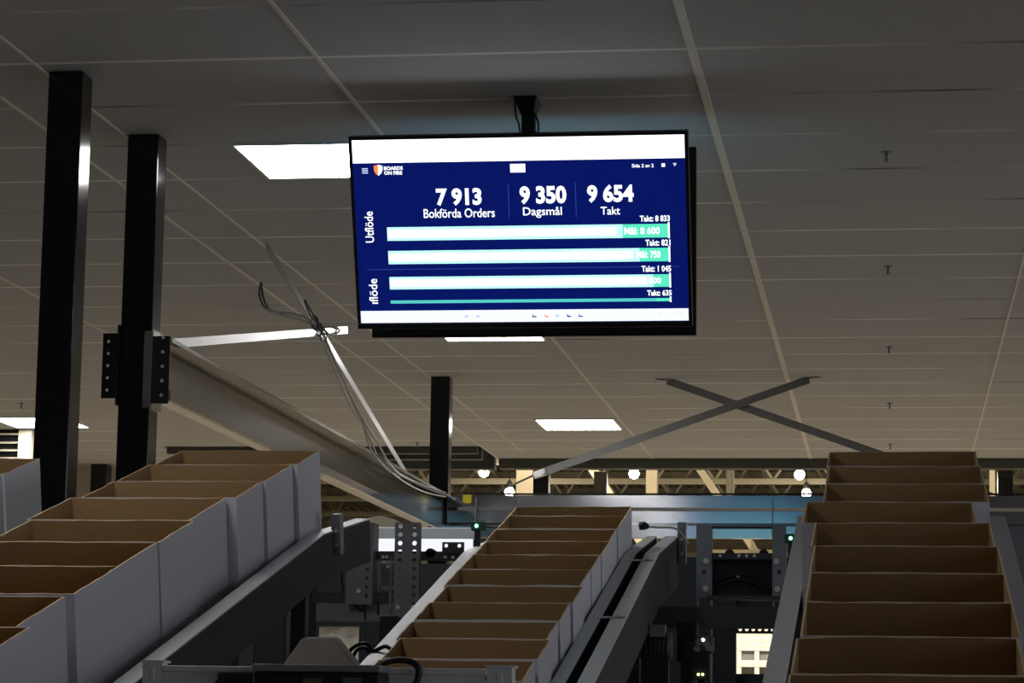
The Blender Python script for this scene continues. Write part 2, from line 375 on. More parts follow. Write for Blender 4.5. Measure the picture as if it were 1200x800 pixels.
# ------------------------------------------------------------------ the two screens on their pole
NAVY = glow('screen_navy', (.0015, .006, .098), SCREEN)
SWHITE = glow('screen_white', (1, 1, 1), SCREEN*1.5)
STASK = glow('screen_taskbar', (.78, .84, 1), SCREEN)
SMINT = glow('screen_mint', (.50, 1, .87), SCREEN*1.0)
SGREEN = glow('screen_green', (.09, .70, .46), SCREEN)
STEXT = glow('screen_text', (.93, .97, 1), SCREEN*1.1, False)
SLINE = glow('screen_line', (.03, .06, .30), SCREEN, False)
SORANGE = glow('screen_orange', (1, .24, .06), SCREEN, False)
SPALE = glow('screen_pale_icon', (.55, .6, .9), SCREEN, False)
SMID = glow('screen_mid_green', (.08, .5, .48), SCREEN, False)
SBLUE = glow('screen_bright_blue', (.012, .15, .33), SCREEN*1.1)
SCREENM = [NAVY, SWHITE, STASK, SMINT, SGREEN, STEXT, SLINE, SORANGE, SPALE, SMID, SBLUE]
def text_mesh(body, size, bold=0, align='LEFT'):
    c = bpy.data.curves.new('t', 'FONT'); c.body = body; c.size = size; c.offset = bold; c.align_x = align; c.resolution_u = 3
    o = bpy.data.objects.new('t', c); col.objects.link(o)
    me = bpy.data.meshes.new_from_object(o.evaluated_get(bpy.context.evaluated_depsgraph_get()))
    bpy.data.objects.remove(o); bpy.data.curves.remove(c)
    return me
def build_screen(W, plain=False):
    """screen picture, local x right, y up, z towards the viewer, origin at the centre"""
    H = W*9/16; mb = MB(); mb.local = True
    def U(u): return (u-.5)*W
    def V(v): return (.5-v)*H
    def rect(u0, v0, u1, v1, mi, z):
        mb.mi = mi; mb.face([mb.bm.verts.new(q) for q in ((U(u0),V(v1),z),(U(u1),V(v1),z),(U(u1),V(v0),z),(U(u0),V(v0),z))])
    def poly(pts, mi, z):
        mb.mi = mi; mb.face([mb.bm.verts.new((U(u),V(v),z)) for u, v in pts])
    def text(body, u0, v0, u1, v1, mi=5, z=.0016, bold=.0, rot=False):
        """fill the box u0..u1 x v0..v1 with the text"""
        me = text_mesh(body, .1, bold)
        xs = [v.co.x for v in me.vertices]; ys = [v.co.y for v in me.vertices]
        x0, x1, y0, y1 = min(xs), max(xs), min(ys), max(ys); mb.mi = mi; vv = []
        for v in me.vertices:
            a, b = (v.co.x-x0)/(x1-x0), (v.co.y-y0)/(y1-y0)
            if rot: q = (U(u0+(1-b)*(u1-u0)), V(v1-a*(v1-v0)), z)
            else: q = (U(u0+a*(u1-u0)), V(v1-b*(v1-v0)), z)
            vv.append(mb.bm.verts.new(q))
        for p in me.polygons:
            try: mb.face([vv[i] for i in p.vertices])
            except ValueError: pass
        bpy.data.meshes.remove(me)
    rect(0, 0, 1, 1, 10 if plain else 0, 0)
    if plain:
        for v in (.30, .47, .60, .74): rect(.09, v, .80, v+.075, 3, .0006)
        return mb
    rect(.001, .001, .999, .1245, 1, .0006)
    rect(.001, .932, .999, .998, 2, .0006)
    for k in range(3): rect(.0275, .152+k*.011, .0455, .158+k*.011, 8, .0006)
    poly([(.0640,.140),(.0770,.1345),(.0770,.193),(.0690,.182),(.0645,.165)], 7, .0008)
    poly([(.0770,.1345),(.0905,.140),(.0900,.165),(.0850,.182),(.0770,.193)], 1, .0008)
    text('BOARDS', .0950, .1435, .1525, .1640, bold=.004); text('ON FIRE', .0950, .1690, .1500, .1890, bold=.004)
    rect(.4777, .1420, .5227, .1870, 1, .0008)
    text('Sida 2 av 2', .8416, .1525, .9067, .1710, bold=.002)
    rect(.9298, .152, .9402, .170, 5, .0008); poly([(.9632,.151),(.9747,.151),(.9690,.169)], 8, .0008)
    text('7 913', .2498, .2667, .3877, .3611, bold=.0042); text('9 350', .5028, .2615, .6434, .3594, bold=.0042); text('9 654', .7057, .2594, .8447, .3564, bold=.0042)
    text('Bokf\u00f6rda Orders', .2097, .3765, .4259, .4260, bold=.001); text('Dagsm\u00e5l', .5113, .3745, .6284, .4330, bold=.001); text('Takt', .7448, .3785, .8026, .4210, bold=.001)
    rect(.4683, .248, .4699, .429, 6, .0008); rect(.6705, .2455, .6721, .431, 6, .0008)
    text('Utfl\u00f6de', .0276, .3859, .0541, .5554, rot=True, bold=.001); text('\u0131fl\u00f6de', .0301, .7540, .0567, .8919, rot=True, bold=.001)
    for (v0, v1, sp, txt, t0, tk, k0, kv0, kv1) in ((.4740, .5475, .809, 'M\u00e5l: 8 600', .8134, 'Takt: 8 833', .861, .4285, .4610), (.6030, .6755, .8573, 'M\u00e5l: 750', .850, 'Takt: 821', .8754, .5580, .5915),
                                  (.7460, .8140, .8962, 'M\u00e5l: 1 000', .820, 'Takt: 1 045', .8622, .6985, .7320), (.8750, .8920, .9035, None, 0, 'Takt: 635', .8767, .8306, .8618)):
        thin = txt is None
        rect(.0950, v0, sp, v1, 9 if thin else 3, .0006); rect(sp, v0, .9450, v1, 4, .0006)
        if not thin: rect(.0965, v0+(v1-v0)*.22, sp-.02, v1-(v1-v0)*.22, 1, .0008)
        rect(.9442, v0-.008, .9488, v1+.004, 1, .0010)
        if txt: text(txt, t0, v0+.016, .9196, v1-.018, bold=.003)
        text(tk, k0, kv0, .9503, kv1, bold=.003)
    rect(.0279, .7030, .9746, .7055, 6, .0008)
    for u, mi in ((.3267,8),(.3614,8),(.5341,0),(.5713,7),(.6029,8),(.6391,0),(.6743,6)):
        rect(u-.006, .958, u+.006, .974, mi, .0010)
        if mi != 8: rect(u-.003, .956, u+.006, .967, 2, .0012)
    for u in (.847, .870, .893, .916, .9656, .9756): rect(u-.003, .960, u+.003, .966, 8, .0010)
    return mb
def television(label, c, W, tilt, face):
    """face = -1 looks at the camera, +1 looks away; tilt leans the top out over the viewer"""
    H = W*9/16
    t = thing('television', label, 'television', c, 'screens back to back on one pole')
    t.rotation_euler = (R(90)+tilt if face < 0 else R(90)-tilt, 0, 0 if face < 0 else 0)
    if face > 0: t.rotation_euler = (R(90)+tilt, 0, R(180))
    sm = build_screen(W, face > 0); s_ = sm.build('screen', SCREENM, t, fix=False)
    s_.location = (0, 0, .001)
    mb = MB(); mb.local = True; e = .0115; z0, z1 = -.030, .0035
    a, b = W/2, H/2
    for p, q in (((-a-e,-b-e*1.7),(a+e,-b)), ((-a-e,b),(a+e,b+e)), ((-a-e,-b),(-a,b)), ((a,-b),(a+e,b))): mb.box((*p, z0), (*q, z1))
    mb.build('bezel', BEZEL, t, bevel=.002)
    mb = MB(); mb.local = True
    mb.hexa([(-a-e,-b-e,-.030),(a+e,-b-e,-.030),(a+e,b+e,-.030),(-a-e,b+e,-.030),(-a*.6,-b*.8,-.062),(a*.6,-b*.8,-.062),(a*.6,b*.55,-.062),(-a*.6,b*.55,-.062)]); mb.box((-a, -b, -.030), (a, b, -.002)); mb.build('back_shell', BEZEL, t)
    return t
TV = Vector((-1.2292, 8.62, 3.2922))
television('large screen facing the camera with blue order dashboard, hung from the ceiling', TV, 1.119, R(21.62), -1)
television('second black screen hung behind the blue dashboard, showing only its edge and lower rim', Vector((-1.2192, 8.905, 3.304)), 1.100, R(-3), 1)
pm = thing('ceiling_mount', 'black pole mount hanging the screens from the ceiling', 'mount', (-1.218, 8.69, ZC))
mb = MB(); mb.box((-1.241, 8.690, 3.40), (-1.195, 8.736, ZC-.01)); mb.build('pole', MATTE, pm, bevel=.004)
mb = MB(); mb.hexa([(-1.241,8.66,ZC-.05),(-1.195,8.66,ZC-.05),(-1.195,8.72,ZC-.05),(-1.241,8.72,ZC-.05),(-1.26,8.62,ZC),(-1.18,8.62,ZC),(-1.18,8.76,ZC),(-1.26,8.76,ZC)]); mb.build('ceiling_plate', MATTE, pm)
mb = MB(); mb.box((-1.38, 8.70, 3.46), (-1.06, 8.72, 3.51)); mb.build('cross_bar', MATTE, pm)
for x in (-1.36, -1.10):
    mb = MB(); mb.box((x, 8.722, 3.44), (x+.02, 8.84, 3.52)); mb.build('rear_arm', MATTE, pm)
    mb = MB(); mb.box((x, 8.632, 3.47), (x+.02, 8.70, 3.51)); mb.build('front_arm', MATTE, pm)
for s_, lab in (([(-1.262,8.68,ZC),(-1.258,8.68,3.70),(-1.244,8.68,3.65),(-1.243,8.69,3.5)], 'left'), ([(-1.20,8.68,ZC),(-1.193,8.68,3.71),(-1.180,8.68,3.67),(-1.183,8.68,3.62),(-1.19,8.69,3.5)], 'right')):
    mb = MB(); mb.tube(smooth_pts(s_, 5), .0035, 6); mb.build('cable', CABLE, pm)

# ------------------------------------------------------------------ inclined conveyors and their trays
INC = R(14); dv = Vector((0, math.cos(INC), math.sin(INC))); nv = Vector((0, -math.sin(INC), math.cos(INC)))
def L(X, t, h): return EYE + Vector((X, 0, 0)) + dv*t - nv*h
dv2 = Vector((0, math.cos(R(8.5)), math.sin(R(8.5))))
def LB(X, t, h, tb):     # past tb the frame bends to a flatter slope
    return L(X, t, h) if t <= tb else L(X, tb, h)+dv2*(t-tb)
def lane(label, xl, xr, rails, h_belt, h_top, h_low, t0, t1, tb=99):
    base = L((xl+xr)/2, (t0+t1)/2, h_low); base.z = 0
    t = thing('inclined_conveyor', label, 'conveyor', base, 'inclined tray conveyors')
    fn = lambda x, tt, h: L(x, tt, -h)
    for (a, b, ta, te) in rails:
        segs = [(ta, min(te, tb))] + ([(tb, te)] if te > tb else []); fb = lambda x, tt, h: LB(x, tt, -h, tb)
        mb = MB()
        for q in segs: mb.lbox(fb, (a, q[0], -h_low), (b, q[1], -h_top))
        rl = mb.build('side_rail', RAIL, t, bevel=.003); mb = MB()
        for q in segs: mb.lbox(fb, (a-.001, q[0], -h_top), (b+.001, q[1], -h_top+.004))
        mb.build('rail_cap', ALU, rl)
    mb = MB(); mb.lbox(fn, (xl+.015, t0, -h_belt-.012), (xr-.015, t1, -h_belt-.0005)); mb.build('belt', BELT, t)
    for k in range(int((t1-t0)/.6)+1):
        tt = t0+.05+k*.6; mb = MB(); mb.lbox(fn, (xl-.02, tt, -h_low+.005), (xr+.02, tt+.05, -h_belt-.02)); mb.build('cross_member', DGREY, t)
    for tt in (t0+.3, t1-.25):
        for x in (xl-.025, xr+.025):
            p = L(x, tt, h_low); mb = MB(); mb.box((x-.02, p.y-.02, 0), (x+.02, p.y+.02, p.z+.01)); lg = mb.build('leg', DGREY, t)
            mb = MB(); mb.disc((x, p.y, 0), (0,0,1), .04, .012); mb.build('foot', XDARK, lg)
    return t
def tray_mesh(wd, dp, H, seed):
    rnd = random.Random(seed); mb = MB(); mb.local = True; th = .004; n = 6
    a = wd/2
    def ring(x, y0, y1, z, jit):
        pts = []
        cs = [(-x, y0), (x, y0), (x, y1), (-x, y1)]
        for i in range(4):
            p, q = cs[i], cs[(i+1)%4]
            for k in range(n):
                f = k/n; zz = z + (rnd.uniform(-jit, jit) if jit else 0)
                pts.append((p[0]+(q[0]-p[0])*f, p[1]+(q[1]-p[1])*f, zz))
        return pts
    top = [rnd.uniform(-.0012, .0012) - (.003 if rnd.random() < .03 else 0) for _ in range(4*n)]
    def R_(x, y0, y1, z, use): return [mb.bm.verts.new((p[0], p[1], p[2]+(top[i] if use else 0))) for i, p in enumerate(ring(x, y0, y1, z, 0))]
    ob, ot = R_(a, 0, dp, 0, False), R_(a, 0, dp, H, True)
    it, ib = R_(a-th, th, dp-th, H, True), R_(a-th, th, dp-th, th, False)
    N = 4*n
    for A, B, mi in ((ob, ot, 0), (ot, it, 2), (it, ib, 1)):
        mb.mi = mi
        for k in range(N): mb.face([A[k], A[(k+1)%N], B[(k+1)%N], B[k]])
    mb.mi = 1; mb.face(ib); mb.mi = 0; mb.face(ob[::-1])
    # folded corner tabs inside
    for sx in (-1, 1):
        for y in (th, dp-th-.003):
            mb.mi = 1; x0 = sx*(a-th-.0005); mb.box((min(x0, x0-sx*.003), y, th), (max(x0, x0-sx*.003), y+.003, H*.93))
    o = mb.build('cardboard_tray', [WHITEC, BROWN, RIM]); return o
def trays(proto_wd, far, h, H, items, labels, group, gaps={}):
    for i, (X, t, rz) in enumerate(items):
        o = tray_mesh(proto_wd, far-t-gaps.get(i, .004), H, 11+i+int(h*100)); far = t
        o.location = L(X, t, h+H); o.rotation_euler = (INC, 0, rz)
        tag(o, labels[i], 'tray', group)
ORD = ['topmost', 'second', 'third', 'fourth', 'fifth', 'sixth', 'seventh', 'eighth', 'ninth', 'tenth', 'eleventh', 'twelfth', 'thirteenth', 'fourteenth']
def labs(n, where): return [('topmost white-sided brown cardboard tray on %s' % where) if i == 0 else ('white-sided brown cardboard tray, %s from the top on %s' % (ORD[i], where)) for i in range(n)]
TH = .24
# left stack
lane('inclined conveyor under the left tray stack', -2.02, -1.60, [(-1.588, -1.546, 3.0, 7.68), (-2.10, -2.055, 3.0, 7.10)], .9765+TH, 1.185, 1.312, 3.0, 7.1, 7.03)
tl = [7.219, 6.935, 6.626, 6.342, 5.996, 5.69, 5.385, 5.07, 4.74, 4.43, 4.12]
items = []
rx = [-1.592, -1.606, -1.614, -1.640, -1.628, -1.632, -1.630, -1.640, -1.612, -1.62, -1.62]
for k in range(len(tl)-1): items.append((rx[k]-.2, tl[k+1], R(random.uniform(-.25, .25))))
trays(.40, 7.219, .9765, TH, items, labs(len(items), 'the left stack'), 'trays on the left conveyor', {7: .03})
# far left stack
lane('inclined conveyor at the left picture edge, mostly hidden', -2.775, -2.365, [(-2.348, -2.303, 3.0, 7.02), (-2.82, -2.775, 3.0, 7.02)], .9765+TH, 1.185, 1.312, 3.0, 7.02)
trays(.40, 7.06, .9765, TH, [(-2.555, 6.755, R(.1)), (-2.56, 6.45, 0), (-2.553, 6.145, 0)], labs(3, 'the far left stack'), 'trays on the far left conveyor')
# right stack
lane('inclined conveyor under the right tray stack', -.20, .25, [(-.258, -.214, 3.0, 7.3), (.262, .306, 3.0, 7.3)], .9934+TH, 1.175, 1.34, 3.0, 7.3)
tr = [7.310, 7.022, 6.704, 6.404, 6.092, 5.775, 5.449, 5.134, 4.806, 4.485, 4.165]
xr_ = [.027, .032, .032, -.008, .0215, .028, .029, .0305, .0245, .022]
items = [(xr_[k], tr[k+1], R(random.uniform(-.2, .2))) for k in range(len(tr)-1)]
trays(.40, 7.310, .9934, TH, items, labs(len(items), 'the right stack'), 'trays on the right conveyor')
# middle stack
hm = 1.4806
lane('inclined conveyor under the middle tray stack with a double right rail', -1.40, -.93, [(-.928, -.890, 5.2, 9.95), (-.856, -.810, 5.2, 9.95), (-1.502, -1.452, 5.2, 9.80)], hm+TH, 1.60, 1.79, 5.2, 9.45, 9.12)
tc = [9.428, 9.214, 8.937, 8.676, 8.415, 8.149, 7.88, 7.60, 7.342, 7.083, 6.82, 6.555, 6.29]
xc = [-1.143, -1.143, -1.145, -1.143, -1.147, -1.150, -1.140, -1.147, -1.150, -1.140, -1.146, -1.143]
items = [(xc[k], tc[k+1], R(random.uniform(-.3, .3))) for k in range(len(tc)-1)]
trays(.42, 9.428, hm, TH, items, labs(len(items), 'the middle stack'), 'trays on the middle conveyor', {2: .02, 6: .022, 8: .03, 10: .02})
# clips bridging the two right rails of the middle conveyor
for tt, l in ((7.95, 'small steel clip bridging the middle conveyor rails, nearer one'), (8.95, 'small steel clip bridging the middle conveyor rails, farther one')):
    mb = MB(); mb.lbox(lambda x, t_, z: L(x, t_, -z), (-.90, tt, -1.599), (-.815, tt+.03, -1.594)); mb.disc(L(-.835, tt+.015, 1.594), nv, .009, .006); tag(mb.build('rail_clip', GALV), l, 'clip', 'clips on the middle conveyor rails')
# end stops
def end_stop(x0, x1, t, h, hh, label, tb):
    L = lambda x, t_, h_: LB(x, t_, h_, tb)
    th_ = thing('end_stop', label, 'stop', L((x0+x1)/2, t, h), 'upright stops at the conveyor ends')
    mb = MB(); mb.lbox(lambda x, t_, z: L(x, t_, -z), (x0, t, -h), (x1, t+.04, -h+hh)); mb.build('plate', GREY, th_, bevel=.004)
    for k in (.25, .6):
        mb = MB(); mb.disc(L((x0+x1)/2, t, h-hh*k), -dv, .006, .004, 8); mb.build('bolt', ZINC, th_)
end_stop(-1.553, -1.525, 7.16, 1.25, .115, 'grey upright stop on the end of the left conveyor rail', 7.03)
end_stop(-.808, -.775, 9.90, 1.70, .16, 'grey upright stop on the end of the middle conveyor rail', 9.12)

# ------------------------------------------------------------------ machinery between the conveyors
def perforated_post(label, xa, xb, ytop, Y, pitch, cols, depth=.04, m=GREY, rows=22, r=.0085, bolts=(), zbot=0):
    a, b = atY(xa, ytop, Y), atY(xb, ytop, Y); wd = b.x-a.x
    t = thing('perforated_post', label, 'post', ((a.x+b.x)/2, Y, 0), 'perforated steel posts')
    ph = rows*pitch+.01
    mb = MB(); mb.plate((a.x, Y, a.z-ph), (1,0,0), (0,0,1), wd, ph, .004, [(wd*c, ph-.012-k*pitch, r) for c in cols for k in range(rows)])
    mb.box((a.x, Y, min(zbot, a.z-ph-.001)), (b.x, Y+.004, a.z-ph))
    mb.box((a.x, Y+.004, zbot), (a.x+.004, Y+depth, a.z)); mb.box((b.x-.004, Y+.004, zbot), (b.x, Y+depth, a.z)); mb.build('channel', m, t)
    for (c, k) in bolts:
        mb = MB(); mb.disc((a.x+wd*c, Y-.001, a.z-.012-k*pitch), (0,-1,0), .0085, .008, 8); mb.build('bolt', ZINC, t)
    return t
perforated_post('grey perforated post standing free left of the middle stack', 463, 492, 612, 9.2, .0305, (.22, .80), rows=14, bolts=((.2, 9.4),(.8, 9.4)))
perforated_post('dark perforated post at the upper end of the left conveyor', 407, 438, 612, 9.24, .031, (.78,), depth=.1, m=GREY, rows=9, zbot=atY(420, 706, 9.3).z, r=.007, bolts=((.6, 3.5), (.5, 7.5)))
def px_box(mb, x0, y0, x1, y1, Y, dep):
    a = atY(x0, y1, Y); b = atY(x1, y0, Y); mb.box((a.x, Y, a.z), (b.x, Y+dep, b.z)); return mb
fr = thing('transfer_frame', 'dark bolted steel frame between the left and middle tray stacks', 'machine frame', atY(470, 700, 9.3))
mb = MB(); px_box(mb, 392, 646, 545, 655, 9.3, .06); mb.build('roller_beam', DGREY, fr)
mb = MB(); px_box(mb, 370, 706, 466, 727, 9.3, .05); mb.build('lower_beam', GREY, fr)
a = atY(366, 705, 9.29); b = atY(466, 694, 9.29)
mb = MB(); mb.plate((a.x, 9.29, a.z), (1,0,0), (0,0,1), b.x-a.x, b.z-a.z, .004, [(.012+k*.027, (b.z-a.z)/2, .0075) for k in range(int((b.x-a.x)/.027))]); mb.build('perforated_strip', DGREY, fr)
a = atY(518, 648, 9.28); b = atY(544, 635, 9.28)
mb = MB(); mb.plate((a.x, 9.28, a.z), (1,0,0), (0,0,1), b.x-a.x, b.z-a.z, .004, [((b.x-a.x)*.18, (b.z-a.z)*.68, .007), ((b.x-a.x)*.78, (b.z-a.z)*.68, .007)]); mb.build('bracket', DGREY, fr)
for px_ in (504,):
    c = atY(px_, 648, 9.30); mb = MB(); mb.disc(c, (0,1,0), .018, .05, 16); mb.build('roller', XDARK, fr)
mb = MB(); px_box(mb, 442, 652, 446, 720, 9.3, .02); px_box(mb, 455, 652, 459, 760, 9.25, .02); px_box(mb, 446, 686, 462, 691, 9.3, .02); mb.build('inner_stud', GREY, fr)
for x, y in ((449, 652.5), (453.5, 652.5), (522, 652.5), (531, 653), (455, 664)):
    mb = MB(); mb.disc(atY(x, y, 9.298), (0,-1,0), .006, .008, 8); mb.build('bolt', ZINC, fr)
mb = MB(); px_box(mb, 350, 655, 372, 770, 9.6, .06);  px_box(mb, 405, 660, 424, 700, 9.5, .05)
mb.box((atY(360,700,9.6).x-.02, 9.6, 0), (atY(360,700,9.6).x+.02, 9.64, atY(360,770,9.6).z+.03));  mb.build('upright', XDARK, fr)
mb = MB(); px_box(mb, 444, 721, 464, 760, 9.1, .10); jx = thing('junction_box', 'small black box below the perforated post left of the middle stack', 'box', atY(454, 760, 9.1)); mb.build('housing', MATTE, jx, bevel=.004); p = atY(454, 759, 9.15); mb = MB(); mb.box((p.x-.015, 9.13, 0), (p.x+.015, 9.17, p.z)); mb.build('stem', XDARK, jx)
sl = thing('glowing_strip', 'white strip made to glow under a grey bar behind the perforated post', 'strip light', atY(490, 632, 10.2))
mb = MB(); px_box(mb, 424, 618, 556, 630.5, 10.2, .06); mb.build('housing', ALU, sl, bevel=.002)
mb = MB(); px_box(mb, 426, 630.5, 553, 647.5, 10.215, .03); mb.build('diffuser', STRIPGLOW, sl)
for px_ in (427, 551):
    p = atY(px_, 640, 10.27); mb = MB(); mb.box((p.x-.012, 10.262, 0), (p.x+.012, 10.285, p.z+.05)); mb.build('stand_leg', XDARK, sl)
# dark panels added to shut out the lit hall under the frames
gd = thing('dark_blocker', 'added dark panels blocking the lit hall left of the middle stack', 'blocker', atY(450, 760, 10.6))
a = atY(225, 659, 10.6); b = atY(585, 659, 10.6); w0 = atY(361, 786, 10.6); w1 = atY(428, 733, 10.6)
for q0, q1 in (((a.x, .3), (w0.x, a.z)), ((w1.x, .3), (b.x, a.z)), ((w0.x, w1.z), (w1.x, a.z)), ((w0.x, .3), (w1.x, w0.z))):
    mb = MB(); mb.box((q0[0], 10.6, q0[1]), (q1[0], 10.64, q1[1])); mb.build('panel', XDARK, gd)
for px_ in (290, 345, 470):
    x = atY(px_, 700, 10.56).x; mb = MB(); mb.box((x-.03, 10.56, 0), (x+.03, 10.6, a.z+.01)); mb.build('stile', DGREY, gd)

f2 = thing('transfer_frame', 'dark bolted steel frame between the middle and right tray stacks', 'machine frame', atY(870, 660, 9.7))
Y2 = 9.7
for xa, xb in ((816, 834), (905, 921)):
    a, b = atY(xa, 614, Y2), atY(xb, 614, Y2); c = atY(xa, 700, Y2)
    mb = MB(); mb.plate((a.x, Y2, c.z), (1,0,0), (0,0,1), b.x-a.x, a.z-c.z, .006, [((b.x-a.x)*.5, (a.z-c.z)*.35, .009)]); mb.box((a.x, Y2+.006, .0), (a.x+.006, Y2+.06, a.z)); mb.box((b.x-.006, Y2+.006, 0), (b.x, Y2+.06, a.z)); mb.build('side_plate', GREY, f2)
for x, y in ((827.5,657),(827,689.5),(910,657.5),(911,690)):
    mb = MB(); mb.disc(atY(x, y, Y2-.001), (0,-1,0), .0105, .01, 12); mb.build('bolt', ZINC, f2)
mb = MB(); px_box(mb, 834, 616.5, 905, 619, Y2+.0, .02); mb.build('tie_bar', DGREY, f2)
mb = MB(); px_box(mb, 834, 648, 905, 655, Y2+.02, .03); mb.build('roller_beam', DGREY, f2)
for px_ in (855, 895):
    mb = MB(); mb.disc(atY(px_, 649, Y2+.025), (0,1,0), .018, .02, 16); mb.build('roller', XDARK, f2)
for x, y, r_ in ((844, 651, .006), (866, 651, .006), (875, 651, .006), (884, 651, .006), (865, 673.5, .010)):
    mb = MB(); mb.disc(atY(x, y, Y2+(.019 if y < 660 else .059)), (0,-1,0), r_, .006, 10); mb.build('screw', ZINC, f2)
mb = MB(); px_box(mb, 834, 655, 905, 698, Y2+.06, .01); mb.build('back_plate', XDARK, f2)
mb = MB(); px_box(mb, 828, 698, 915, 702, Y2-.02, .08); mb.build('lower_tie', DGREY, f2)
mb = MB(); px_box(mb, 760, 711, 930, 735, Y2-.3, .06); mb.build('lower_beam', DGREY, f2)
a = atY(852, 742, Y2-.28); b = atY(918, 731, Y2-.28)
mb = MB(); mb.plate((a.x, Y2-.28, a.z), (1,0,0), (0,0,1), b.x-a.x, b.z-a.z, .004, [(.024+k*.0228, (b.z-a.z)*.45, .0068) for k in range(7) if .024+k*.0228 < b.x-a.x-.01]); mb.build('perforated_strip', DGREY, f2)
for k, pts in enumerate(([(836,682),(850,676),(868,672),(885,676),(903,690)], [(838,688),(860,679),(880,682),(902,694)])):
    mb = MB(); mb.tube(smooth_pts([atY(x, y, Y2+.045) for x, y in pts], 5), .006, 6); mb.build('hose', CABLE, f2)
mb = MB(); px_box(mb, 793, 728, 817, 775, 9.2, .12); jb = thing('control_box', 'black upright control box below the frame right of the middle stack', 'control box', atY(805, 775, 9.2)); mb.build('housing', MATTE, jb, bevel=.004); p = atY(805, 774, 9.26); mb = MB(); mb.box((p.x-.02, 9.24, 0), (p.x+.02, 9.28, p.z)); mb.build('stem', XDARK, jb)
mb = MB(); px_box(mb, 801, 752, 812, 774, 9.195, .006); mb.build('face_plate', DGREY, jb)
g2 = thing('dark_blocker', 'added dark panels blocking the lit hall between middle and right stacks', 'blocker', atY(800, 780, 10.9))  # more panels added to keep the bright hall out of the gap
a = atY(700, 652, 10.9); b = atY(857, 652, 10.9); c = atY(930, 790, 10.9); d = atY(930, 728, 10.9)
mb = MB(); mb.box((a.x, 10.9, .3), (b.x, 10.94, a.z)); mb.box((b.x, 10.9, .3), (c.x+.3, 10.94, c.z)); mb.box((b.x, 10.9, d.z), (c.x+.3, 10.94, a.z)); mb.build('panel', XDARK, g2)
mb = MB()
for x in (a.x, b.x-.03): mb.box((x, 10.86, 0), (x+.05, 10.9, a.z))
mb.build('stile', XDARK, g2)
# small machine parts in the dark below
def clutter(name, label, cat, x0, y0, x1, y1, Y, dep, m): 
    mb = MB(); px_box(mb, x0, y0, x1, y1, Y, dep); return tag(mb.build(name, m, bevel=.008), label, cat)
mo = thing('drive_motor', 'dark drive motor in the shadows right of the middle conveyor', 'motor', atY(765, 760, 8.9))
c = atY(770, 757, 8.9); mb = MB(); mb.tube([c+Vector((-.06,0,0)), c+Vector((.05,0,0))], .045, 16); mb.tube([c+Vector((-.085,0,0)), c+Vector((-.06,0,0))], [.03,.045], 16); mb.build('housing', DGREY, mo)
mb = MB()
for k in range(7): mb.tube([c+Vector((-.05+k*.014,0,0)), c+Vector((-.046+k*.014,0,0))], .05, 16)
mb.build('cooling_fin', XDARK, mo)
mb = MB(); mb.box((c.x-.02, c.y-.05, c.z+.03), (c.x+.03, c.y+.02, c.z+.07)); mb.build('terminal_box', GREY, mo)
mb = MB(); mb.box((c.x-.05, c.y-.03, .0), (c.x+.04, c.y+.03, c.z-.03)); mb.build('pedestal', XDARK, mo)
sb = thing('sensor_cluster', 'small sensor cluster with a warm lamp and two yellow indicators, low between the stacks', 'sensor', atY(822, 760, 9.1))
p = atY(824, 755, 9.1); mb = MB(); mb.box((p.x-.035, 9.1, p.z-.03), (p.x+.035, 9.16, p.z+.03)); mb.build('housing', DGREY, sb, bevel=.01)
mb = MB(); mb.disc(atY(824, 749.5, 9.098), (0,-1,0), .006, .006); mb.build('warm_lamp', LWARM, sb)
for dx, dy in ((-5,3),(4,6),(-7,11),(7,10)): mb = MB(); mb.disc(atY(824+dx, 749+dy, 9.098), (0,-1,0), .012, .012, 10); mb.build('knob', GREY, sb)
p2 = atY(821, 789, 9.1); mb = MB(); mb.box((p2.x-.03, 9.1, p2.z-.02), (p2.x+.03, 9.15, p.z-.03)); mb.build('lower_housing', XDARK, sb)
for dx in (-2.5, 2.5): mb = MB(); mb.disc(atY(821+dx, 790, 9.098), (0,-1,0), .0045, .006); mb.build('yellow_lamp', LYEL, sb)
mb = MB(); mb.box((p2.x-.012, 9.12, 0), (p2.x+.012, 9.145, p2.z)); mb.build('stem', XDARK, sb)
# green sensors on brackets
def green_sensor(label, x, y, Y, m):
    t = thing('green_sensor', label, 'sensor', atY(x, y, Y), 'sensors with a green light')
    c = atY(x, y, Y)
    mb = MB(); mb.box((c.x-.022, Y, c.z-.016), (c.x+.030, Y+.04, c.z+.016)); mb.build('housing', GREENB, t, bevel=.004)
    mb = MB(); mb.disc((c.x, Y-.001, c.z), (0,-1,0), .0062, .004); mb.build('indicator', LGREEN, t)
    mb = MB(); mb.box((c.x-.008, Y+.005, c.z-.10), (c.x+.012, Y+.02, c.z-.014)); mb.build('stem', XDARK, t)
    mb = MB(); mb.tube(smooth_pts([(c.x+.03, Y+.02, c.z), (c.x+.06, Y+.02, c.z-.004), (c.x+.11, Y+.03, c.z+.002)], 4), .003, 6); mb.build('cable', CABLE, t)
green_sensor('green lit sensor left of the middle tray stack', 558.5, 616, 9.5, 0)
green_sensor('green lit sensor beside the left rail of the right stack', 926.5, 630.5, 9.4, 0)
cp_ = thing('cable_plug', 'black cable plug sticking out above the middle conveyor rail', 'plug', atY(756, 616, 9.3))
a = atY(749, 616, 9.3); mb = MB(); mb.tube([a, a+Vector((.022,0,0)), a+Vector((.035,0,-.002))], [.015,.015,.007], 10); mb.build('body', MATTE, cp_)
mb = MB(); mb.tube(smooth_pts([a+Vector((.035,0,-.002)), a+Vector((.07,0,-.006)), a+Vector((.13,.03,-.008)), a+Vector((.17,.06,-.06))], 4), .004, 6); mb.build('lead', GCABLE, cp_)
